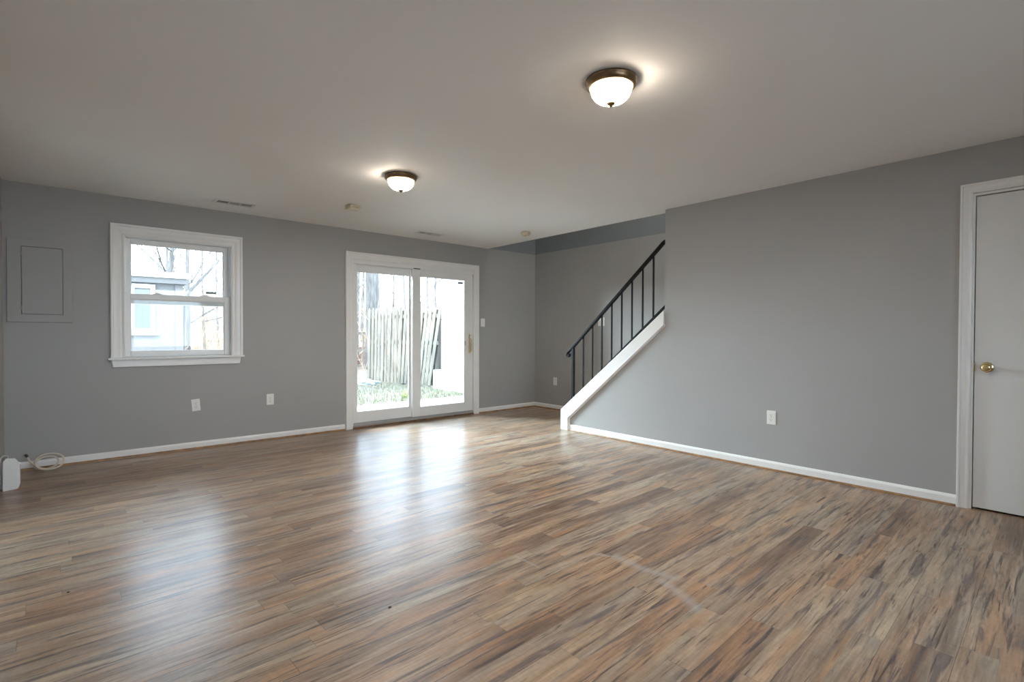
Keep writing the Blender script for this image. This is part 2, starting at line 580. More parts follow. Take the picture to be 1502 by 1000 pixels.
for (a, b, c, d) in ((RX0, RX0 + 0.04, RZ0, RZ1), (RX1 - 0.04, RX1, RZ0, RZ1), (RX0 + 0.04, RX1 - 0.04, RZ0, RZ0 + 0.04), (RX0 + 0.04, RX1 - 0.04, RZ1 - 0.04, RZ1), (xm - 0.02, xm + 0.02, RZ0 + 0.04, RZ1 - 0.04)):
    box(bm, a, b, YK - 0.08, YK - 0.02, c, d)
fr_ = obj('window_frame', bm, m_trim, rw)
for a, b in ((RX0 + 0.04, xm - 0.02), (xm + 0.02, RX1 - 0.04)):
    obj('pane', bx(a, b, YK - 0.052, YK - 0.048, RZ0 + 0.04, RZ1 - 0.04), m_glass, fr_)
DY0, DY1, DH = -0.235, 0.548, 2.082                         # door opening in the stair wall
bm = bmesh.new()
box(bm, XR, XR + 0.125, YK, DY0, 0, H)
box(bm, XR, XR + 0.125, DY0, DY1, DH, H)
box(bm, XR, XR + 0.125, DY1, Y_EDGE, 0, H)
# the knee wall under the stringer
sl = (1.393 - 0.239) / (4.263 - 2.852)
prism(bm, [(Y_EDGE, 0), (4.235, 0), (4.235, 0.225), (Y_EDGE, 0.225 + sl * (4.235 - Y_EDGE))], 'x', XR + 0.002, XR + 0.12)
struct('wall_right', bm, m_wall)
struct('wall_stairwell', bx(XF, XF + 0.1, YK, YB, 0, H + 0.012), m_wall)
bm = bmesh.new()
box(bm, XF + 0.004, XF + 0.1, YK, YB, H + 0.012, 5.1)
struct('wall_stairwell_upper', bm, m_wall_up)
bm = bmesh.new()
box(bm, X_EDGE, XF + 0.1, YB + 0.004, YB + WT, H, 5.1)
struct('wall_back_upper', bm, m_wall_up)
struct('trim_1', bx(X_EDGE, XF, YB - 0.003, YB + 0.002, H - 0.007, H + 0.006), m_wall)
# storey above: keeps daylight out of the stairwell and shades the yard like the real house
bm = bmesh.new()
box(bm, XL - 0.3, X_EDGE, YB, YB + WT, H, 5.3)
box(bm, XL - 0.3, XF + 0.3, YK - 0.1, YK, H, 5.3)
box(bm, XL - 0.3, XL - 0.1, YK, YB, H, 5.3)
struct('wall_storey_above', bm, m_exterior)
struct('ceiling_upper', bx(XL - 0.3, XF + 0.3, YK - 0.1, YB + WT, 5.1, 5.3), m_ceil)

# baseboards with their stained shoe strips
BP = [(0, 0), (0, 0.013), (0.056, 0.013), (0.064, 0.010), (0.072, 0.005), (0.075, 0)]
def baseboard(name, wall, a, b, h=0.072):
    z = [(d, hh) for hh, d in BP]
    bm = bmesh.new()
    s = bmesh.new()
    k = h / 0.075
    if wall == 'back':
        prism(bm, [(YB - d, hh * k) for d, hh in z], 'x', a, b)
        prism(s, [(YB - 0.013, 0), (YB - 0.027, 0), (YB - 0.026, 0.008), (YB - 0.020, 0.016), (YB - 0.013, 0.018)], 'x', a, b)
    elif wall == 'right':
        prism(bm, [(XR - d, hh * k) for d, hh in z], 'y', a, b)
        prism(s, [(XR - 0.013, 0), (XR - 0.026, 0), (XR - 0.025, 0.006), (XR - 0.019, 0.013), (XR - 0.013, 0.014)], 'y', a, b)
    elif wall == 'far':
        prism(bm, [(XF - d, hh * k) for d, hh in z], 'y', a, b)
        prism(s, [(XF - 0.013, 0), (XF - 0.027, 0), (XF - 0.026, 0.008), (XF - 0.020, 0.016), (XF - 0.013, 0.018)], 'y', a, b)
    elif wall == 'left':
        prism(bm, [(XL + d, hh * k) for d, hh in z], 'y', a, b)
        prism(s, [(XL + 0.013, 0), (XL + 0.027, 0), (XL + 0.026, 0.008), (XL + 0.020, 0.016), (XL + 0.013, 0.018)], 'y', a, b)
    o = struct(name, bm, m_trim)
    obj('shoe_strip', s, m_shoe, o)
baseboard('baseboard_back', 'back', XL, 2.47)
baseboard('baseboard_back_corner', 'back', 4.462, XF)
baseboard('baseboard_right', 'right', 0.614, 4.135, 0.075)
baseboard('baseboard_stairwell', 'far', 4.25, YB - 0.014)
baseboard('baseboard_left', 'left', YK, 5.0)

# ------------------------------------------------------------------ stairs: stringer, steps
bm = bmesh.new()
zt = lambda y: 0.239 + sl * (4.262 - y)
prism(bm, [(4.262, 0), (4.262, 0.239), (Y_EDGE, zt(Y_EDGE)), (Y_EDGE, zt(Y_EDGE) - 0.137), (4.150, 0.155), (4.150, 0)], 'x', XR - 0.022, XR + 0.0)
stringer = struct('trim_2', bm, m_trim, bevel=0.003)
# cap board over the knee wall and its front end
bm = bmesh.new()
prism(bm, [(4.262, 0), (4.262, 0.239), (Y_EDGE, zt(Y_EDGE)), (Y_EDGE, zt(Y_EDGE) - 0.018), (4.240, 0.222), (4.240, 0)], 'x', XR, XR + 0.128)
obj('stringer_cap', bm, m_trim, stringer, bevel=0.002)
# bead along the lower edge of the stringer
PRB = [(0.0, 0.0), (0.0, 0.030), (0.006, 0.034), (0.014, 0.030), (0.020, 0.020), (0.024, 0.0)]
bm = bmesh.new()
sweep(bm, [(Y_EDGE, zt(Y_EDGE) - 0.137), (4.150, 0.155), (4.150, 0.0)], [(-w, d) for w, d in PRB][::-1], right)
obj('stringer_bead', bm, m_trim, stringer)

bm = bmesh.new()
n_st, run, rise = 13, 0.251, 0.2045
pts = [(4.17, 0.0)]
for i in range(n_st):
    y = 4.17 - run * i
    pts += [(y, rise * (i + 1)), (y - run, rise * (i + 1))]
pts += [(pts[-1][0], pts[-1][1] - 0.3), (4.17 - 0.35, 0.0)]
prism(bm, pts, 'x', XR + 0.13, XF - 0.003)
st_ = struct('stairs', bm, m_carpet)

# ------------------------------------------------------------------ window_1
def glazed(parent, name, x0, x1, z0, z1, y, fw, th, gx0, gx1, gz0, gz1, m, bev=0.003):
    """sash: rectangular frame with an opening, plus a pane"""
    bm = bmesh.new()
    box(bm, x0, gx0, y, y + th, z0, z1)
    box(bm, gx1, x1, y, y + th, z0, z1)
    box(bm, gx0, gx1, y, y + th, z0, gz0)
    box(bm, gx0, gx1, y, y + th, gz1, z1)
    s = obj(name, bm, m, parent, bevel=bev)
    # glazing bead
    b2 = bmesh.new()
    e = 0.008
    for a in ((gx0, gx0 + e, gz0, gz1), (gx1 - e, gx1, gz0, gz1), (gx0 + e, gx1 - e, gz0, gz0 + e), (gx0 + e, gx1 - e, gz1 - e, gz1)):
        box(b2, a[0], a[1], y + 0.010, y + th - 0.008, a[2], a[3])
    obj('glazing_bead', b2, m, s)
    p = obj('pane', bx(gx0 + 0.002, gx1 - 0.002, y + th * 0.5 - 0.002, y + th * 0.5 + 0.002, gz0 + 0.002, gz1 - 0.002), m_glass, s)
    return s, p

CAS = [(0, 0), (0, 0.012), (0.010, 0.017), (0.022, 0.012), (0.034, 0.012), (0.046, 0.017), (0.060, 0.020), (0.080, 0.021), (0.086, 0.030), (0.100, 0.032), (0.105, 0.026), (0.105, 0)]
win = struct_root('window_1', (0.82, YB, 0.92))
win.location = (0, 0, 0)
bm = bmesh.new()
sweep(bm, [(0.385, 0.925), (0.385, 2.045), (1.262, 2.045), (1.262, 0.925)], CAS, back)
obj('casing', bm, m_trim, win)
# stool and apron
bm = bmesh.new()
prism(bm, [(YB + 0.07, 0.905), (YB - 0.050, 0.905), (YB - 0.056, 0.909), (YB - 0.056, 0.919), (YB - 0.050, 0.925), (YB + 0.07, 0.925)], 'x', 0.262, 1.376)
obj('sill', bm, m_trim, win)
bm = bmesh.new()
v = [(0.285, 0.905), (0.297, 0.838), (1.338, 0.838), (1.350, 0.905)]
prism(bm, v, 'y', YB - 0.020, YB)
obj('apron', bm, m_trim, win, bevel=0.004)
# jamb liner and vinyl frame
bm = bmesh.new()
box(bm, 0.375, 0.388, YB - 0.004, YB + 0.150, 0.925, 2.055)
box(bm, 1.262, 1.275, YB - 0.004, YB + 0.150, 0.925, 2.055)
box(bm, 0.388, 1.262, YB - 0.004, YB + 0.150, 2.042, 2.055)
box(bm, 0.388, 1.262, YB + 0.070, YB + 0.150, 0.905, 0.930)
obj('window_frame', bm, m_vinyl, win)
bm = bmesh.new()
for x0, x1 in ((0.388, 0.402), (1.250, 1.262)):
    box(bm, x0, x1, YB + 0.040, YB + 0.062, 1.53, 2.042)
    box(bm, x0, x1, YB + 0.108, YB + 0.130, 0.93, 2.042)
obj('track', bm, m_vinyl, win)
up_s, up_p = glazed(win, 'upper_sash', 0.389, 1.261, 1.428, 2.041, YB + 0.090, 0.04, 0.036, 0.437, 1.213, 1.512, 1.995, m_vinyl)
obj('sticker', bx(1.056, 1.148, YB + 0.1055, YB + 0.1062, 1.553, 1.578), m_sticker, up_s)
lo_s, lo_p = glazed(win, 'lower_sash', 0.388, 1.262, 0.931, 1.522, YB + 0.052, 0.04, 0.036, 0.432, 1.211, 0.976, 1.470, m_vinyl)
for cx in (0.64, 1.04):
    bm = bmesh.new()
    prism(bm, [(cx - 0.055, 1.521), (cx - 0.03, 1.528), (cx - 0.015, 1.538), (cx + 0.015, 1.538), (cx + 0.03, 1.528), (cx + 0.055, 1.521)], 'y', YB + 0.058, YB + 0.080)
    obj('sash_lock', bm, m_vinyl, lo_s)

# ------------------------------------------------------------------ door_1: sliding glass door
sd = struct_root('door_1')
CAS2 = [(0, 0), (0, 0.012), (0.012, 0.016), (0.030, 0.013), (0.050, 0.018), (0.066, 0.019), (0.072, 0.026), (0.086, 0.027), (0.090, 0.022), (0.090, 0)]
bm = bmesh.new()
sweep(bm, [(2.570, 0.0), (2.570, 2.045), (4.375, 2.045), (4.375, 0.0)], CAS2, back)
obj('casing', bm, m_trim, sd)
bm = bmesh.new()
box(bm, 2.560, 2.578, YB - 0.002, YB + 0.155, 0.03, 2.045)
box(bm, 4.378, 4.395, YB - 0.002, YB + 0.155, 0.03, 2.045)
box(bm, 2.578, 4.378, YB - 0.002, YB + 0.155, 2.022, 2.045)
box(bm, 2.578, 4.378, YB - 0.002, YB + 0.012, 1.998, 2.022)
obj('door_frame', bm, m_vinyl, sd)
bm = bmesh.new()
prism(bm, [(YB - 0.006, 0.020), (YB - 0.004, 0.040), (YB + 0.016, 0.055), (YB + 0.155, 0.055), (YB + 0.155, 0.020)], 'x', 2.560, 4.395)
obj('threshold', bm, m_alu, sd)
bm = bmesh.new()
prism(bm, [(YB + 0.155, 0.0), (YB - 0.014, 0.0), (YB - 0.013, 0.014), (YB - 0.006, 0.021), (YB + 0.155, 0.021)], 'x', 2.560, 4.395)
obj('shoe_strip', bm, m_sill, sd)
fx_s, fx_p = glazed(sd, 'fixed_panel', 2.580, 3.470, 0.052, 2.018, YB + 0.078, 0.05, 0.042, 2.660, 3.390, 0.182, 1.915, m_vinyl)
sl_s, sl_p = glazed(sd, 'sliding_panel', 3.400, 4.376, 0.052, 2.016, YB + 0.022, 0.05, 0.042, 3.520, 4.245, 0.172, 1.914, m_vinyl)
obj('sticker', bx(4.130, 4.222, YB + 0.0385, YB + 0.0395, 1.856, 1.884), m_sticker, sl_s)
# brass pull on the sliding panel
bm = bmesh.new()
box(bm, 4.306, 4.326, YB + 0.014, YB + 0.022, 0.875, 1.150)
hd = obj('handle', bm, m_brass, sl_s, bevel=0.003)
bm = bmesh.new()
pts = [(4.316, YB + 0.018, 1.085), (4.316, YB - 0.016, 1.082), (4.314, YB - 0.030, 1.060), (4.312, YB - 0.033, 1.020), (4.312, YB - 0.032, 0.960), (4.314, YB - 0.027, 0.915), (4.316, YB - 0.012, 0.893), (4.316, YB + 0.018, 0.890)]
tube(bm, pts, 0.0095, 10)
obj('grip', bm, m_brass, hd, smooth=True)
bm = bmesh.new()
tube(bm, [(4.316, YB + 0.016, 1.125), (4.316, YB + 0.002, 1.125)], 0.010, 12)
tube(bm, [(4.316, YB + 0.004, 1.125), (4.330, YB - 0.004, 1.140)], 0.005, 8)
obj('thumb_latch', bm, m_brass, hd, smooth=True)
bm = bmesh.new()
box(bm, 4.247, 4.256, YB + 0.014, YB + 0.022, 0.99, 1.05)
obj('latch', bm, m_alu, sl_s)
bm = bmesh.new()
box(bm, 3.405, 3.50, YB - 0.004, YB + 0.004, 2.000, 2.012)
obj('top_guide', bm, m_slot, sd)

# ------------------------------------------------------------------ door_2: white slab door on the right
dr = struct_root('door_2')
bm = bmesh.new()
sweep(bm, [(DY0 - 0.006 + 0.0, 0.0), (DY0 - 0.006, DH + 0.006), (DY1 + 0.001, DH + 0.006), (DY1 + 0.001, 0.0)], [(w * 0.62 / 0.9, d) for w, d in CAS2], right)
obj('casing', bm, m_trim, dr)
bm = bmesh.new()
box(bm, XR - 0.002, XR + 0.125, DY1 - 0.012, DY1 + 0.001, 0, DH + 0.002)
box(bm, XR - 0.002, XR + 0.125, DY0 - 0.001, DY0 + 0.012, 0, DH + 0.002)
box(bm, XR - 0.002, XR + 0.125, DY0 + 0.012, DY1 - 0.012, DH - 0.012, DH + 0.002)
box(bm, XR + 0.052, XR + 0.064, DY0 + 0.012, DY0 + 0.03, 0, DH - 0.012)
box(bm, XR + 0.052, XR + 0.064, DY1 - 0.03, DY1 - 0.012, 0, DH - 0.012)
obj('jamb', bm, m_trim, dr)
slab = obj('door_slab', bx(XR + 0.010, XR + 0.045, DY0 + 0.016, DY1 - 0.016, 0.014, DH - 0.018), m_door, dr, bevel=0.002)
KY, KZ = 0.470, 0.943
def knob():
    prof = [(0.0, 0.0), (0.033, 0.0), (0.033, 0.004), (0.028, 0.008), (0.014, 0.011), (0.011, 0.020), (0.012, 0.028), (0.021, 0.034), (0.0265, 0.044), (0.0265, 0.052), (0.021, 0.060), (0.010, 0.064), (0.0, 0.064)]
    return lathe(bmesh.new(), prof, 32)
kb = obj('knob', knob(), m_brass, slab, smooth=True, ang=50)
kb.location = (XR + 0.010, KY, KZ)
kb.rotation_euler = (0, -math.pi / 2, 0)
bm = bmesh.new()
box(bm, XR + 0.0, XR + 0.006, DY1 - 0.017, DY1 - 0.009, KZ - 0.03, KZ + 0.03)
obj('strike_plate', bm, m_brass, dr)
# near-black sheet behind the slab, its colour standing for the unlit gap
bm = bmesh.new()
box(bm, XR + 0.125, XR + 0.14, DY0 - 0.02, DY1 + 0.02, 0, DH + 0.02)
obj('door_backing', bm, m_slot, dr)

# ------------------------------------------------------------------ wall plates
def plate_root(name, label, cat, fn_loc, rz, group=None, tilt=0.0):
    o = thing(name, label, cat, fn_loc, rz, group)
    if tilt:
        o.rotation_euler = Matrix.Rotation(rz, 3, 'Z').to_4x4().to_euler()
        o.rotation_euler = (Matrix.Rotation(rz, 4, 'Z') @ Matrix.Rotation(tilt, 4, 'Y')).to_euler()
    return o

def face_plate(parent, w, h):
    """local frame: x along the wall, -y out of the wall, z up, centred"""
    bm = bmesh.new()
    box(bm, -w / 2, w / 2, -0.006, 0.0, -h / 2, h / 2)
    return obj('cover_plate', bm, m_plate, parent, bevel=0.003)

def outlet(label, loc, rz, tilt=0.0):
    o = plate_root('wall_outlet', label, 'outlet', loc, rz, None, tilt)
    face_plate(o, 0.074, 0.118)
    for dz in (-0.020, 0.020):
        bm = bmesh.new()
        pts = []
        for k in range(24):
            a = 2 * math.pi * k / 24
            pts.append((max(-0.0155, min(0.0155, 0.0185 * math.cos(a))), dz + 0.0165 * max(-0.82, min(0.82, math.sin(a)))))
        prism(bm, pts, 'y', -0.0085, -0.004)
        rc = obj('receptacle', bm, m_plate, o)
        bm = bmesh.new()
        box(bm, -0.0075, -0.0055, -0.0089, -0.0080, dz - 0.001, dz + 0.008)
        box(bm, 0.0050, 0.0070, -0.0089, -0.0080, dz - 0.000, dz + 0.007)
        lo = [(0.0028 * math.cos(2 * math.pi * k / 10), dz - 0.0075 + 0.0028 * math.sin(2 * math.pi * k / 10)) for k in range(10)]
        prism(bm, lo, 'y', -0.0089, -0.0080)
        obj('slots', bm, m_slot, rc)
    bm = bmesh.new()
    prism(bm, [(0.003 * math.cos(2 * math.pi * k / 10), 0.003 * math.sin(2 * math.pi * k / 10)) for k in range(10)], 'y', -0.0075, -0.004)
    obj('screw', bm, m_alu, o)
    return o
RZ_R = -math.pi / 2      # plate facing -X (stair wall and far wall)
outlet('white wall outlet set slightly crooked, low under the right part of the window', (0.944, YB, 0.437), 0, math.radians(-5))
outlet('white wall outlet hung straight between the window and the sliding glass door', (1.638, YB, 0.437), 0)
outlet('white wall outlet low on the wide grey wall left of the white door', (XR, 1.815, 0.446), RZ_R)
outlet('white wall outlet in the stairwell nook, left of the foot of the iron railing', (XF, 5.425, 0.432), RZ_R)

def switch(label, loc, rz, gangs):
    o = plate_root('light_switch', label, 'light switch', loc, rz)
    face_plate(o, 0.074 if gangs == 1 else 0.118, 0.118)
    for g in range(gangs):
        cx = 0 if gangs == 1 else (-0.023, 0.023)[g]
        bm = bmesh.new()
        box(bm, cx - 0.005, cx + 0.005, -0.0075, -0.005, -0.012, 0.012)
        col_ = obj('switch_slot', bm, m_ivory, o)
        bm = bmesh.new()
        prism(bm, [(-0.005, -0.004), (-0.020, 0.010), (-0.018, 0.014), (-0.005, 0.007)], 'x', cx - 0.0035, cx + 0.0035)
        obj('toggle', bm, m_plate, o)
        for sz in (-0.042, 0.042):
            bm = bmesh.new()
            prism(bm, [(cx + 0.003 * math.cos(2 * math.pi * k / 10), sz + 0.003 * math.sin(2 * math.pi * k / 10)) for k in range(10)], 'y', -0.0072, -0.004)
            obj('screw', bm, m_alu, o)
    return o
switch('white single light switch beside the right casing of the sliding glass door', (4.545, YB, 1.316), 0, 1)
switch('white double light switch on the stairwell wall seen between the railing bars', (XF, 4.535, 1.327), RZ_R, 2)

# ------------------------------------------------------------------ electrical panel cover
pn = thing('electrical_panel', 'grey painted breaker panel cover flush on the wall left of the window', 'panel', (-0.182, YB, 1.24))
bm = bmesh.new()
y0 = 0.0
fo = (-0.205, 0.205, 0.0, 0.690)
dd = (-0.118, 0.142, 0.066, 0.632)
def ring(bm, o, i_, ya, yb):
    R4 = []
    for r_ in (o, i_):
        for y_ in (ya, yb):
            R4.append([bm.verts.new((x_, y_, z_)) for x_, z_ in ((r_[0], r_[2]), (r_[1], r_[2]), (r_[1], r_[3]), (r_[0], r_[3]))])
    of, ob_, if_, ib = R4
    for k in range(4):
        n_ = (k + 1) % 4
        bm.faces.new((of[k], of[n_], if_[n_], if_[k]))
        bm.faces.new((ob_[k], ib[k], ib[n_], ob_[n_]))
        bm.faces.new((of[k], ob_[k], ob_[n_], of[n_]))
        bm.faces.new((if_[k], if_[n_], ib[n_], ib[k]))
ring(bm, fo, dd, -0.014, 0.0)
obj('panel_frame', bm, m_wall, pn, bevel=0.004)
pd = obj('panel_door', bx(dd[0] + 0.003, dd[1] - 0.003, -0.017, -0.002, dd[2] + 0.003, dd[3] - 0.003), m_wall, pn, bevel=0.003)
obj('latch', bx(0.105, 0.138, -0.0195, -0.014, 0.345, 0.368), m_wall, pd, bevel=0.002)
for hz in (0.12, 0.57):
    obj('hinge', bx(-0.124, -0.114, -0.0185, -0.012, hz - 0.02, hz + 0.02), m_wall, pn, bevel=0.002)

# ------------------------------------------------------------------ ceiling lamps
def ceiling_lamp(label, loc, bulb_dir):
    o = thing('ceiling_lamp', label, 'ceiling lamp', loc, 0, None)
    o.scale = (0.94, 0.94, 0.94)
    pan = lathe(bmesh.new(), [(0.0, 0.0), (0.128, 0.0), (0.134, -0.004), (0.136, -0.012), (0.133, -0.018), (0.130, -0.022), (0.129, -0.030), (0.124, -0.036), (0.114, -0.040), (0.108, -0.036), (0.106, -0.020), (0.0, -0.018)], 64)
    obj('pan', pan, m_bronze, o, smooth=True, ang=50)
    prof = [(0.1075, -0.030)]
    for k in range(0, 15):
        a = k / 14 * math.pi / 2
        prof.append((0.1085 * math.cos(a) ** 0.75 if k < 14 else 0.0, -0.036 - 0.083 * math.sin(a)))
    gl = obj('glass_shade', lathe(bmesh.new(), prof, 64), m_lampglass, o, smooth=True, ang=80)
    fin = lathe(bmesh.new(), [(0.0, -0.139), (0.007, -0.137), (0.010, -0.132), (0.009, -0.129), (0.018, -0.127), (0.022, -0.122), (0.021, -0.117), (0.0, -0.115)], 24)
    obj('finial', fin, m_bronze, o, smooth=True, ang=50)
    bd = bpy.data.lights.new('bulb', 'POINT')
    bd.energy = 12
    bd.shadow_soft_size = 0.03
    bd.color = (1.0, 0.86, 0.68)
    bo = bpy.data.objects.new('bulb', bd)
    COL.objects.link(bo)
    bo.parent = o
    dd_ = bpy.data.lights.new('bulb_downlight', 'AREA')
    dd_.shape = 'DISK'
    dd_.size = 0.17
    dd_.energy = 66
    dd_.color = (1.0, 0.94, 0.85)
    do = bpy.data.objects.new('bulb_downlight', dd_)
    COL.objects.link(do)
    do.parent = o
    do.location = (0, 0, -0.046)
    k = 0.062 / math.hypot(*bulb_dir)
    bo.location = (bulb_dir[0] * k, bulb_dir[1] * k, -0.064)
    return o
ceiling_lamp('bronze rimmed flush ceiling lamp nearest the camera, lit frosted bowl', (2.02, 1.585, H), (0.12, -0.22))
ceiling_lamp('smaller looking lit ceiling lamp farther back, in front of the sliding door', (1.99, 3.635, H), (-0.24, 0.04))

# ------------------------------------------------------------------ ceiling vents
def vent(label, loc):
    o = thing('ceiling_vent', label, 'vent', loc, 0.0)
    bm = bmesh.new()
    w, d = 0.175, 0.075
    iw, idp = 0.145, 0.046
    t = 0.006
    box(bm, -w, -iw, -d, d, -t, 0)
    box(bm, iw, w, -d, d, -t, 0)
    box(bm, -iw, iw, -d, -idp, -t, 0)
    box(bm, -iw, iw, idp, d, -t, 0)
    third = 2 * iw / 3
    for k in (1, 2):
        x = -iw + third * k
        box(bm, x - 0.007, x + 0.007, -idp, idp, -t, -0.001)
    obj('vent_frame', bm, m_vent, o, bevel=0.002)
    obj('shade_sheet', bx(-iw, iw, -idp, idp, -0.0015, -0.0003), m_ventdark, o)  # thin sheet coloured with the darkness inside the vent
    for s in range(3):
        x0 = -iw + third * s + 0.008
        x1 = x0 + third - 0.016
        bm = bmesh.new()
        if s == 1:
            for k in range(3):
                y = -idp + (k + 1) * (2 * idp / 4)
                box(bm, x0, x1, y - 0.0012, y + 0.0012, -0.0045, -0.002)
        else:
            n = 5 if s == 0 else 9
            for k in range(n):
                x = x0 + (k + 0.5) * (x1 - x0) / n
                box(bm, x - 0.001, x + 0.001, -idp, idp, -0.0045 if s == 0 else -0.0058, -0.002)
        obj('louvre', bm, m_vent, o)
    return o
vent('white ceiling vent over the right end of the double hung window', (1.205, 5.455, H))
vent('white ceiling vent above the middle of the sliding glass door', (3.395, 5.470, H))

# ------------------------------------------------------------------ alarms on the ceiling
al = thing('smoke_alarm', 'small square ivory box on the ceiling between the two ceiling vents', 'alarm', (2.10, 4.79, H), math.radians(8))
obj('base', bx(-0.050, 0.050, -0.045, 0.045, -0.008, 0), m_ivory, al, bevel=0.002)
ho = obj('housing', bx(-0.056, 0.056, -0.050, 0.050, -0.040, -0.007), m_ivory, al, bevel=0.003)
bm = bmesh.new()
for k in range(5):
    box(bm, -0.035 + k * 0.015, -0.028 + k * 0.015, -0.0515, -0.048, -0.030, -0.016)
obj('vent_slots', bm, mat('tan_slot', (0.38, 0.31, 0.22), 0.6), ho)

al2 = thing('smoke_alarm', 'round ivory smoke alarm on the ceiling by the stairwell opening', 'alarm', (4.215, 4.60, H))
obj('base', lathe(bmesh.new(), [(0, 0), (0.052, 0), (0.054, -0.006), (0.050, -0.010), (0, -0.010)], 8), m_ivory, al2)
ho = obj('housing', lathe(bmesh.new(), [(0, -0.008), (0.056, -0.009), (0.060, -0.014), (0.058, -0.034), (0.048, -0.046), (0.020, -0.050), (0, -0.050)], 10), m_ivory, al2, bevel=0.003)
bm = bmesh.new()
lathe(bm, [(0, -0.049), (0.012, -0.0495), (0.012, -0.053), (0, -0.0535)], 16)
obj('test_button', bm, mat('tan_button', (0.45, 0.36, 0.24), 0.5), al2)

# ------------------------------------------------------------------ iron stair railing
rl = thing('stair_railing', 'black wrought iron stair railing rising along the stringer to the wall', 'railing', (XR + 0.06, 4.13, 0.35))
RX = 0.0
def ry(y, z):
    return (RX, y - 4.13, z - 0.35)
top0, top1 = (4.150, 0.985), (2.93, 2.065)
bot0, bot1 = (4.118, 0.375), (2.855, 1.462)
bm = bmesh.new()
pts = [ry(*top0), ry(*top1), ry(2.905, 2.088), ry(2.88, 2.100), ry(Y_EDGE - 0.002, 2.102)]
for a, b in zip(pts, pts[1:]):
    bar(bm, a, b, 0.026, 0.044)
# lamb's tongue scroll at the lower end
sc = [ry(4.150, 0.985), ry(4.172, 0.966), ry(4.200, 0.945), ry(4.222, 0.925), ry(4.232, 0.905), ry(4.228, 0.888), ry(4.212, 0.880), ry(4.196, 0.888), ry(4.192, 0.902), ry(4.200, 0.912)]
for a, b in zip(sc, sc[1:]):
    bar(bm, a, b, 0.018, 0.040)
obj('handrail', bm, m_iron, rl, bevel=0.003)
bm = bmesh.new()
bar(bm, ry(*bot0), ry(*bot1), 0.018, 0.032)
obj('bottom_rail', bm, m_iron, rl, bevel=0.002)
bm = bmesh.new()
box(bm, -0.016, 0.016, 4.118 - 4.13, 4.150 - 4.13, 0.326 - 0.35, 0.985 - 0.35)
nw = obj('newel_post', bm, m_iron, rl, bevel=0.002)
import_px = []
BY = [3.975, 3.835, 3.700, 3.560, 3.425, 3.290, 3.155, 3.025]
for y in BY:
    ft = (top0[0] - y) / (top0[0] - top1[0])
    fb = (bot0[0] - y) / (bot0[0] - bot1[0])
    zt_ = top0[1] + ft * (top1[1] - top0[1]) - 0.010
    zb_ = bot0[1] + fb * (bot1[1] - bot0[1]) + 0.004
    bm = bmesh.new()
    box(bm, -0.007, 0.007, y - 4.13 - 0.007, y - 4.13 + 0.007, zb_ - 0.35, zt_ - 0.35)
    obj('baluster', bm, m_iron, rl)

# ------------------------------------------------------------------ white heater box and cables in the left corner
ht = thing('heater_box', 'white metal box with clipped corners standing on the floor in left corner', 'box', (-0.33, 5.19, 0.0))
bm = bmesh.new()
prism(bm, [(-0.043, 0.0), (0.028, 0.004), (0.040, 0.022), (0.040, 0.205), (0.022, 0.232), (-0.024, 0.236), (-0.040, 0.215)], 'y', 0.0, 0.006)
obj('end_plate', bm, m_heater, ht)
bm = bmesh.new()
prism(bm, [(-0.030, 0.005), (0.036, 0.005), (0.046, 0.030), (0.046, 0.185), (0.020, 0.190), (-0.030, 0.190)], 'y', 0.006, 0.090)
obj('body', bm, m_heater, ht, bevel=0.003)
def coil(cx, cy, cz, rx, rz, turns, wob, r, tail=None, lean=0.5):
    pts = []
    n = int(turns * 24)
    for k in range(n + 1):
        a = 2 * math.pi * k / 24
        s = 1 + 0.17 * math.sin(k * 0.131 + 1)
        pts.append((cx + rx * s * math.cos(a) + wob * k / n, cy + lean * rz * s * math.sin(a) + 0.012 * math.sin(k * 0.13), cz + rz * s * math.sin(a)))
    return pts
# looped beige cable leaning on the baseboard with a black plug tip
pts = coil(-0.160, 5.775, 0.066, 0.085, 0.052, 2.75, 0.030, 0.006, lean=0.75)
pts = [(-0.270, 5.775, 0.130), (-0.262, 5.772, 0.105), (-0.245, 5.775, 0.075), (-0.225, 5.78, 0.045), (-0.195, 5.78, 0.025)] + pts[14:]
bm = bmesh.new()
tube(bm, pts, 0.0068, 8)
cb = thing('cable', 'looped beige cable with black tip lying against baseboard in left corner', 'cable', (0, 0, 0))
obj('cord', bm, m_cable, cb, smooth=True)
bm = bmesh.new()
tube(bm, [(-0.2685, 5.774, 0.126), (-0.275, 5.775, 0.140), (-0.283, 5.776, 0.148)], [0.009, 0.011, 0.008], 10)
obj('plug_tip', bm, m_rubber, cb, smooth=True)
bm = bmesh.new()
pts = [(-0.385, 5.245, 0.006), (-0.386, 5.240, 0.06), (-0.388, 5.235, 0.14), (-0.392, 5.230, 0.20), (-0.385, 5.235, 0.238), (-0.370, 5.245, 0.250), (-0.352, 5.255, 0.240), (-0.345, 5.258, 0.20)]
tube(bm, pts, 0.007, 8)
tag(obj('power_cord', bm, m_greycable, smooth=True), 'grey cord arching behind the white box at the left frame edge', 'cord')

# ------------------------------------------------------------------ the yard
bm = bmesh.new()
box(bm, -30, 40, YB + WT, 70, -0.35, -0.03)
struct('ground_yard', bm, m_lawn)
struct('ground_patio', bx(1.2, 6.4, YB + WT, 7.75, -0.05, 0.0), m_concrete, bevel=0.01)
struct('ground_rear_bounce', bx(-30, 40, -40, YK - 0.1, -0.35, -0.03), mat('grey_bounce_concrete', (0.36, 0.35, 0.34), 0.9, noise=0.1, nscale=3))  # added ground behind the house, pale to bounce daylight through the rear window
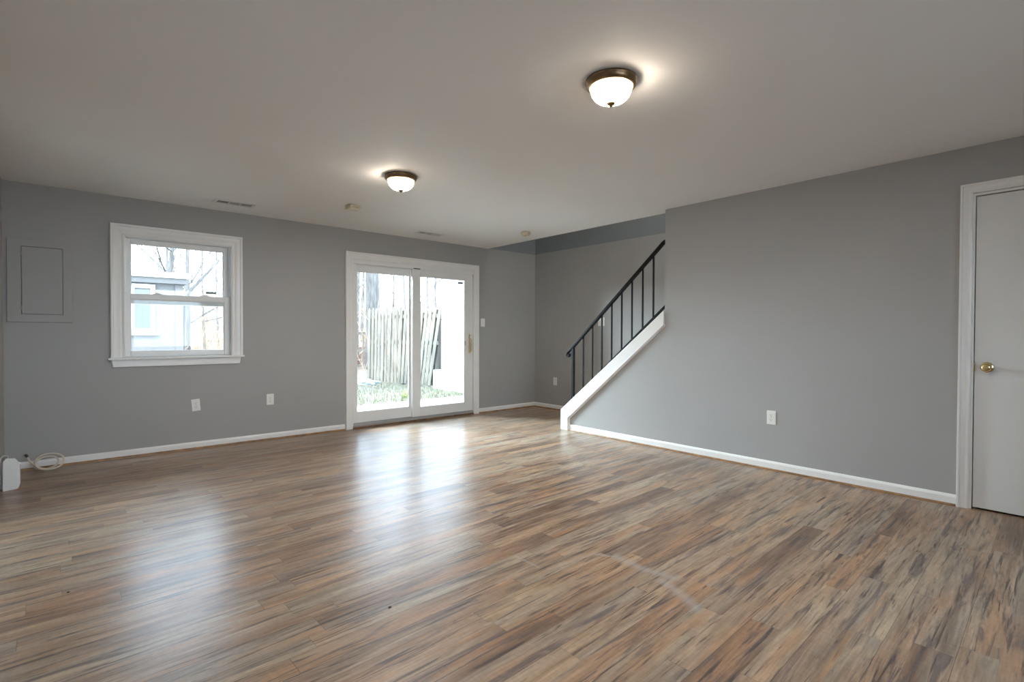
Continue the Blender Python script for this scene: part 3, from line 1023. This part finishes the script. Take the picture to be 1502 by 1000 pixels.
# rising woodland floor
bm = bmesh.new()
nx, ny = 40, 20
gv = []
for j in range(ny + 1):
    rowv = []
    for i in range(nx + 1):
        x = -14 + 52 * i / nx
        y = 13.5 + 40 * j / ny
        z = -0.06 + 0.13 * max(0, y - 14) + 0.15 * math.sin(x * 0.8 + y * 0.3) * min(1, (y - 13.5) / 6)
        rowv.append(bm.verts.new((x, y, z)))
    gv.append(rowv)
for j in range(ny):
    for i in range(nx):
        bm.faces.new((gv[j][i], gv[j][i + 1], gv[j + 1][i + 1], gv[j + 1][i]))
struct('ground_hill', bm, m_litter, smooth=True)
# grass tufts on the lawn near the patio
bm = bmesh.new()
for k in range(5200):
    x = random.uniform(3.0, 7.2)
    y = 7.8 + 5.0 * random.random() ** 1.4
    if x > 5.9 and 6 < y < 9.6:
        continue
    h = random.uniform(0.03, 0.10)
    a = random.uniform(0, math.pi)
    w = 0.006
    dx, dy = math.cos(a) * w, math.sin(a) * w
    tx, ty = random.uniform(-0.03, 0.03), random.uniform(-0.03, 0.03)
    p = [bm.verts.new(q) for q in ((x - dx, y - dy, -0.03), (x + dx, y + dy, -0.03), (x + tx, y + ty, -0.03 + h))]
    bm.faces.new(p)
g = obj('lawn_grass', bm, m_grass)
tag(g, 'patchy green and straw coloured grass between the patio and fence', 'grass', kind='stuff')

# shed seen through the window
sh = thing('garden_shed', 'pale grey garden shed with flat white roof edge seen through the window', 'shed', (1.30, 10.0, -0.03))
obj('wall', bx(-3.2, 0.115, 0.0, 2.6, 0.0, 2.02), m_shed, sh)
bm = bmesh.new()
for k in range(10):
    x = -3.0 + k * 0.30
    box(bm, x, x + 0.012, -0.008, 0.0, 0.0, 2.0)
obj('batten', bm, m_shed, sh)
obj('roof', bx(-3.4, 0.20, -0.12, 2.75, 2.075, 2.165), m_shedroof, sh, bevel=0.01)
obj('fascia', bx(-3.36, 0.17, -0.09, 2.70, 1.985, 2.076), m_fascia, sh)
obj('corner_board', bx(0.02, 0.130, -0.022, 0.10, 0.0, 1.98), m_shed, sh)
fr = bmesh.new()
wx0, wx1, wz0, wz1 = -0.525, -0.315, 1.25, 1.90
for a in ((wx0 - 0.06, wx0, wz0 - 0.06, wz1 + 0.06), (wx1, wx1 + 0.06, wz0 - 0.06, wz1 + 0.06), (wx0, wx1, wz0 - 0.06, wz0), (wx0, wx1, wz1, wz1 + 0.06)):
    box(fr, a[0], a[1], -0.035, 0.0, a[2], a[3])
box(fr, wx0 - 0.10, wx1 + 0.10, -0.06, 0.0, wz0 - 0.10, wz0 - 0.06)
sf = obj('window_frame', fr, m_shedtrim, sh)
obj('pane', bx(wx0, wx1, -0.015, -0.005, wz0, wz1), m_shadeglass, sf)

# picket fence, leaning towards its near end
FA, FB = Vector((5.55, 11.75)), Vector((6.13, 9.55))
fd = (FB - FA).normalized()
fn = Vector((fd.y, -fd.x))
if fn.dot(FA) > 0:
    fn = -fn                    # towards the house
pf = thing('picket_fence', 'weathered white picket fence leaning to one side beyond the patio', 'fence', (FA.x, FA.y, -0.03))
FL = (FB - FA).length
def fpt(s, o, z):
    p = fd * s + fn * o
    return Vector((p.x, p.y, z))
npk = 19
for k in range(npk):
    s = 0.06 + (FL - 0.12) * k / (npk - 1)
    lean = 0.03 + 0.28 * (k / (npk - 1)) ** 2 + random.uniform(-0.02, 0.02)
    h = 1.78 + random.uniform(-0.05, 0.05)
    bm = bmesh.new()
    w = 0.078
    p0 = [fpt(s - w / 2 - lean * 0.5, 0.03, 0.03), fpt(s + w / 2 - lean * 0.5, 0.03, 0.03)]
    p1 = [fpt(s - w / 2 + lean * 0.5, 0.03, h - 0.05), fpt(s + w / 2 + lean * 0.5, 0.03, h - 0.05)]
    pm = fpt(s + lean * 0.52, 0.03, h)
    off = fpt(0, 0.018, 0)
    f = [p0[0], p0[1], p1[1], pm, p1[0]]
    A = [bm.verts.new(q) for q in f]
    B = [bm.verts.new(q + off) for q in f]
    bm.faces.new(A)
    bm.faces.new(B[::-1])
    for i in range(5):
        bm.faces.new((A[i], B[i], B[(i + 1) % 5], A[(i + 1) % 5]))
    obj('picket', bm, m_wood3 if k in (1, 5, 8, 9, 12, 17) else m_wood, pf)
for z in (0.35, 0.98, 1.58):
    bm = bmesh.new()
    bar(bm, fpt(0.0, 0.0, z), fpt(FL, 0.0, z), 0.085, 0.04, Vector((fn.x, fn.y, 0)))
    obj('rail', bm, m_wood, pf)
for s in (0.02, FL * 0.5, FL - 0.05):
    bm = bmesh.new()
    bar(bm, fpt(s, -0.07, 0.0), fpt(s, -0.07, 1.72), 0.09, 0.09, Vector((fn.x, fn.y, 0)))
    obj('post', bm, m_wood2, pf)
for k in range(7):
    s = 0.12 + k * 0.33
    bm = bmesh.new()
    bar(bm, fpt(s, -0.04, 0.03), fpt(s + 0.02, -0.04, 1.66), 0.10, 0.018, Vector((fn.x, fn.y, 0)))
    obj('back_board', bm, m_wood2, pf)

# low rail fence further left, an orange board and red crates
lf = thing('rail_fence', 'low weathered rail fence to the left of the picket fence', 'fence', (7.0, 15.6, 0.0))
dirv = Vector((0.80, 0.35, 0)).normalized()
o0 = Vector((-0.9, -0.5, 0))
for z in (0.12, 0.60, 1.16):
    bm = bmesh.new()
    bar(bm, o0 + Vector((0, 0, z)), o0 + dirv * 2.2 + Vector((0, 0, z)), 0.09, 0.05, Vector((-dirv.y, dirv.x, 0)))
    obj('rail', bm, m_wood3, lf)
for k in range(9):
    bm = bmesh.new()
    p = o0 + dirv * (0.1 + k * 0.25)
    bar(bm, p + Vector((0, 0, 0.0)), p + Vector((0.06 * (k % 3), 0, 1.2)), 0.075, 0.025, Vector((-dirv.y, dirv.x, 0)))
    obj('picket', bm, m_wood3, lf)
ob = obj('fence_board', bx(-0.07, 0.07, -0.02, 0.02, 0.0, 1.80), m_orange, loc=(7.76, 16.6, 0.15))
tag(ob, 'upright orange brown board standing behind the low rail fence, left of the picket fence', 'board')
cr = thing('storage_crate', 'faded red slatted crate on the ground behind the low rail fence', 'crate', (6.85, 16.1, 0.1), 0.4)
bm = bmesh.new()
for z in (0.0, 0.22, 0.44):
    box(bm, -0.5, 0.5, -0.3, -0.27, z, z + 0.17)
    box(bm, -0.5, 0.5, 0.27, 0.3, z, z + 0.17)
obj('slats', bm, m_red, cr)
for sx in (-0.5, 0.44):
    for sy in (-0.27, 0.22):
        obj('corner_post', bx(sx, sx + 0.06, sy, sy + 0.05, 0.0, 0.62), m_red, cr)
# pale blue tarp crumpled at the foot of the fence
bm = bmesh.new()
bmesh.ops.create_icosphere(bm, subdivisions=3, radius=1.0)
for v_ in bm.verts:
    n_ = 1 + 0.18 * math.sin(v_.co.x * 5 + 1) * math.cos(v_.co.y * 6) + 0.10 * math.sin(v_.co.z * 9 + v_.co.x * 7)
    v_.co = Vector((v_.co.x * 0.30 * n_, v_.co.y * 0.22 * n_, max(-0.02, v_.co.z * 0.11 * n_)))
tb = obj('tarp', bm, m_blue, loc=(5.22, 11.15, -0.02), smooth=True)
tag(tb, 'pale blue crumpled tarp on the grass at the left foot of the picket fence', 'tarp')
# lime green clump
bm = bmesh.new()
for k in range(160):
    a = random.uniform(0, 2 * math.pi)
    r = random.uniform(0, 0.16)
    x, y = r * math.cos(a), r * math.sin(a)
    h = random.uniform(0.05, 0.16)
    ba = random.uniform(0, math.pi)
    d = Vector((math.cos(ba), math.sin(ba), 0)) * 0.016
    t = Vector((x + random.uniform(-0.06, 0.06), y + random.uniform(-0.06, 0.06), h))
    b0 = Vector((x, y, 0))
    m1 = (b0 + t) / 2
    vs = [bm.verts.new(q) for q in (b0, m1 + d, t, m1 - d)]
    bm.faces.new(vs)
lc = obj('weed_clump', bm, m_lime, loc=(4.72, 8.28, -0.03))
tag(lc, 'bright lime green weed clump on the lawn near the patio edge', 'plant')

# neighbour's white siding wing and its brick base on the right
nb = thing('neighbour_house', 'bright white sided house wing seen through the right door pane', 'house', (6.25, 7.0, -0.03))
bm = bmesh.new()
box(bm, 0.0, 3.0, -0.9, 2.45, 0.40, 5.2)
for k in range(40):
    z = 0.42 + k * 0.115
    prism(bm, [(0.0, z), (-0.014, z), (0.0, z + 0.105)], 'y', -0.9, 2.45)
obj('siding', bm, m_siding, nb)
bm = bmesh.new()
for k in range(5):
    for j in range(15):
        y = -0.9 + j * 0.225 + (0.11 if k % 2 else 0)
        box(bm, -0.30, 0.1, y, min(y + 0.215, 2.45), k * 0.08, k * 0.08 + 0.072)
box(bm, -0.292, 0.05, -0.9, 2.44, 0.0, 0.40)
obj('brick_base', bm, m_brick, nb)
obj('corner_board', bx(-0.03, 0.06, 2.38, 2.47, 0.40, 5.2), m_siding, nb)
obj('roof', bx(-0.3, 3.2, -1.1, 2.7, 5.2, 5.35), m_fascia, nb)

# bare winter trees
def tree(label, base, h, r, lean=(0, 0), depth=4, m=m_bark, seed=1, fork=0.45, name='bare_tree', nb=5, spread=0.7):
    rnd = random.Random(seed)
    o = thing(name, label, 'tree', base, 0)
    tr = bmesh.new()
    pts, rads = [], []
    n = 9
    for k in range(n + 1):
        f = k / n
        pts.append(Vector((lean[0] * f * h + 0.05 * math.sin(f * 5 + seed) * h * 0.15, lean[1] * f * h + 0.05 * math.cos(f * 4 + seed) * h * 0.1, f * h)))
        rads.append(r * (1.15 if k == 0 else 1 - 0.72 * f))
    tube(tr, pts, rads, 9)
    obj('trunk', tr, m, o, smooth=True, ang=60)
    bb = bmesh.new()
    def grow(p, d, ln, rr, lev):
        q = [p]
        dd_ = d.copy()
        for s_ in range(4):
            dd_ = (dd_ + Vector((rnd.uniform(-.22, .22), rnd.uniform(-.22, .22), rnd.uniform(-.08, .20)))).normalized()
            q.append(q[-1] + dd_ * ln / 4)
        tube(bb, q, [rr, rr * .85, rr * .7, rr * .55, rr * .4], 5 if lev > 1 else 4, cap=False)
        if lev <= 0:
            return
        for c in range(rnd.choice((2, 3, 3))):
            i = rnd.choice((2, 3, 4))
            nd = (dd_ + Vector((rnd.uniform(-1, 1), rnd.uniform(-1, 1), rnd.uniform(-0.3, 0.8))) * spread).normalized()
            grow(q[i], nd, ln * rnd.uniform(.55, .75), rr * .5, lev - 1)
    for k in range(nb):
        f = fork + (1 - fork) * (k + 0.5) / nb * 0.95
        i = min(n - 1, int(f * n))
        p = pts[i].lerp(pts[i + 1], f * n - i)
        a = rnd.uniform(0, 2 * math.pi)
        d = Vector((math.cos(a), math.sin(a), rnd.uniform(0.3, 0.9))).normalized()
        grow(p, d, h * rnd.uniform(0.22, 0.34), rads[i] * 0.5, depth - 1)
    obj('branches', bb, m, o, smooth=True, ang=60)
    return o
G = 'bare winter trees in the woods behind the yard'
tree('thick straight grey trunk rising behind the left end of the picket fence', (7.21, 14.95, 0.0), 12, 0.25, (0.01, 0.0), 3, m_bark, 3, 0.45)
TR = [
    ('tilted bare trunk above the shed roof, leftmost seen in the window', 'w', 226, 14.5, 9, 0.075, (0.10, 0.0), 11, m_bark),
    ('slim pale tree left of the paired trunk above the shed roof', 'w', 243, 17, 10, 0.05, (0.00, 0.0), 12, m_bark2),
    ('straight bare trunk above the middle of the shed roof in the window', 'w', 250, 15, 10, 0.07, (0.01, 0.0), 13, m_bark),
    ('bare trunk rising just behind the right corner of the shed roof', 'w', 271, 14.0, 10, 0.06, (0.03, 0.0), 14, m_bark),
    ('slender pale tree at the right side of the window view', 'w', 300, 16, 9, 0.04, (0.0, 0.02), 15, m_bark2),
    ('thin grey tree at the far right edge of the window view', 'w', 322, 19, 10, 0.045, (-0.02, 0.0), 16, m_bark2),
    ('dark crooked tree at left edge of the sliding door view', 'd', 524, 17, 11, 0.10, (0.01, 0.0), 17, m_bark),
    ('slim tree just left of the thick trunk behind the fence', 'd', 532, 20, 11, 0.07, (0.0, 0.0), 18, m_bark),
    ('pale branchy tree above the middle of the picket fence', 'd', 575, 21, 10, 0.07, (0.02, 0.0), 19, m_bark2),
    ('pale branchy tree above fence beside the centre door stile', 'd', 594, 19, 10, 0.06, (-0.02, 0.0), 20, m_bark2),
    ('slim tree seen above the right end of the leaning fence', 'd', 626, 17, 10, 0.06, (0.02, 0.0), 21, m_bark2),
    ('grey forked tree next to the white neighbouring wall', 'd', 640, 16, 10, 0.06, (0.0, 0.0), 22, m_bark),
]
def ray(px, py=490):
    a = (px - 751) / F_PX
    b = -(py - 500) / F_PX
    return (R_ * a + U_ * b + F_)
for lb, side, px, Y, hh, rr, ln, sd_, mm in TR:
    d = ray(px)
    s_ = Y / d.y
    zb = -0.06 + 0.13 * max(0, Y - 14)
    tree(lb, (d.x * s_, Y, zb - 0.15), hh * 0.62, rr, ln, 4, mm, sd_, 0.20, nb=7)
# tangled brush at the wood's edge behind the shed corner and behind the fence
rnd = random.Random(23)
bm = bmesh.new()
for k in range(260):
    Y = rnd.uniform(13.6, 19.0)
    px_ = rnd.uniform(272, 350) if k % 2 else rnd.uniform(520, 650)
    if k % 7 == 0:
        px_ = rnd.uniform(180, 272)
    d = ray(px_)
    q = Vector((d.x * Y / d.y, Y, -0.1 + 0.13 * max(0, Y - 14)))
    h = rnd.uniform(0.8, 3.6)
    pts = [q]
    dd_ = Vector((rnd.uniform(-.35, .35), rnd.uniform(-.3, .3), 1)).normalized()
    for s_ in range(4):
        dd_ = (dd_ + Vector((rnd.uniform(-.25, .25), rnd.uniform(-.25, .25), 0.05))).normalized()
        pts.append(pts[-1] + dd_ * h / 4)
    r_ = rnd.uniform(0.006, 0.014)
    tube(bm, pts, [r_, r_ * .85, r_ * .7, r_ * .5, r_ * .3], 4, cap=False)
    for b_ in range(3):
        e0 = pts[rnd.choice((1, 2, 3))]
        e1 = e0 + Vector((rnd.uniform(-.5, .5), rnd.uniform(-.4, .4), rnd.uniform(0.1, .6)))
        tube(bm, [e0, (e0 + e1) / 2 + Vector((0, 0, .05)), e1], [r_ * .5, r_ * .4, r_ * .25], 3, cap=False)
br = obj('brush', bm, mat('tan_twigs', (0.34, 0.255, 0.185), 0.9))
tag(br, 'tangle of thin bare twigs along the edge of the woods', 'brush', kind='stuff')

# leaning pole of a branch right of the shed
d0, d1 = ray(270, 436), ray(330, 372)
p0 = Vector((0, 0, 1.1517)) + d0 * (11.6 / d0.y)
p1 = Vector((0, 0, 1.1517)) + d1 * (12.2 / d1.y)
bm = bmesh.new()
base = Vector((p0.x - 0.06, p0.y, 0.0))
e = (p1 - p0)
tube(bm, [base - p0 * 0 - Vector((p0.x - 0.06, p0.y, 0.0)), p0 * 1.0 - base - Vector((0.02, 0, 0.30)), p0 - base, p0 + e * 0.5 - base, p1 - base, p1 + e * 0.8 - base], [0.05, 0.045, 0.035, 0.03, 0.025, 0.012], 7)
ls = thing('bare_sapling', 'crooked bare sapling bending to the right beside the shed corner', 'tree', base)
obj('trunk', bm, m_bark, ls, smooth=True)
bm = bmesh.new()
rnd = random.Random(5)
for k in range(9):
    f = 0.1 + 0.18 * k
    q = p0 + e * f - base
    tube(bm, [q, q + Vector((rnd.uniform(-.1, .2), 0.02, rnd.uniform(.1, .3))), q + Vector((rnd.uniform(-.2, .4), 0.05, rnd.uniform(.3, .6)))], [0.012, 0.008, 0.004], 5)
obj('branches', bm, m_bark, ls, smooth=True)

# crumbs of dirt left on the floor
for (cx, cy, cr_, lb) in ((1.009, 1.938, 0.006, 'dark brown crumb of dirt on the bare floor in the middle foreground'), (-0.012, 2.981, 0.005, 'small dark crumb on the floor left of the window reflection')):
    bm = bmesh.new()
    bmesh.ops.create_icosphere(bm, subdivisions=2, radius=1.0)
    for v_ in bm.verts:
        n_ = 1 + 0.3 * math.sin(v_.co.x * 4 + cx) * math.cos(v_.co.y * 5)
        v_.co = Vector((v_.co.x * cr_ * n_, v_.co.y * cr_ * 0.8 * n_, max(0.0, (v_.co.z + 0.6) * cr_ * 0.5)))
    tag(obj('dirt_crumb', bm, mat('dark_dirt', (0.06, 0.035, 0.02), 0.9), loc=(cx, cy, 0.0005)), lb, 'crumb')
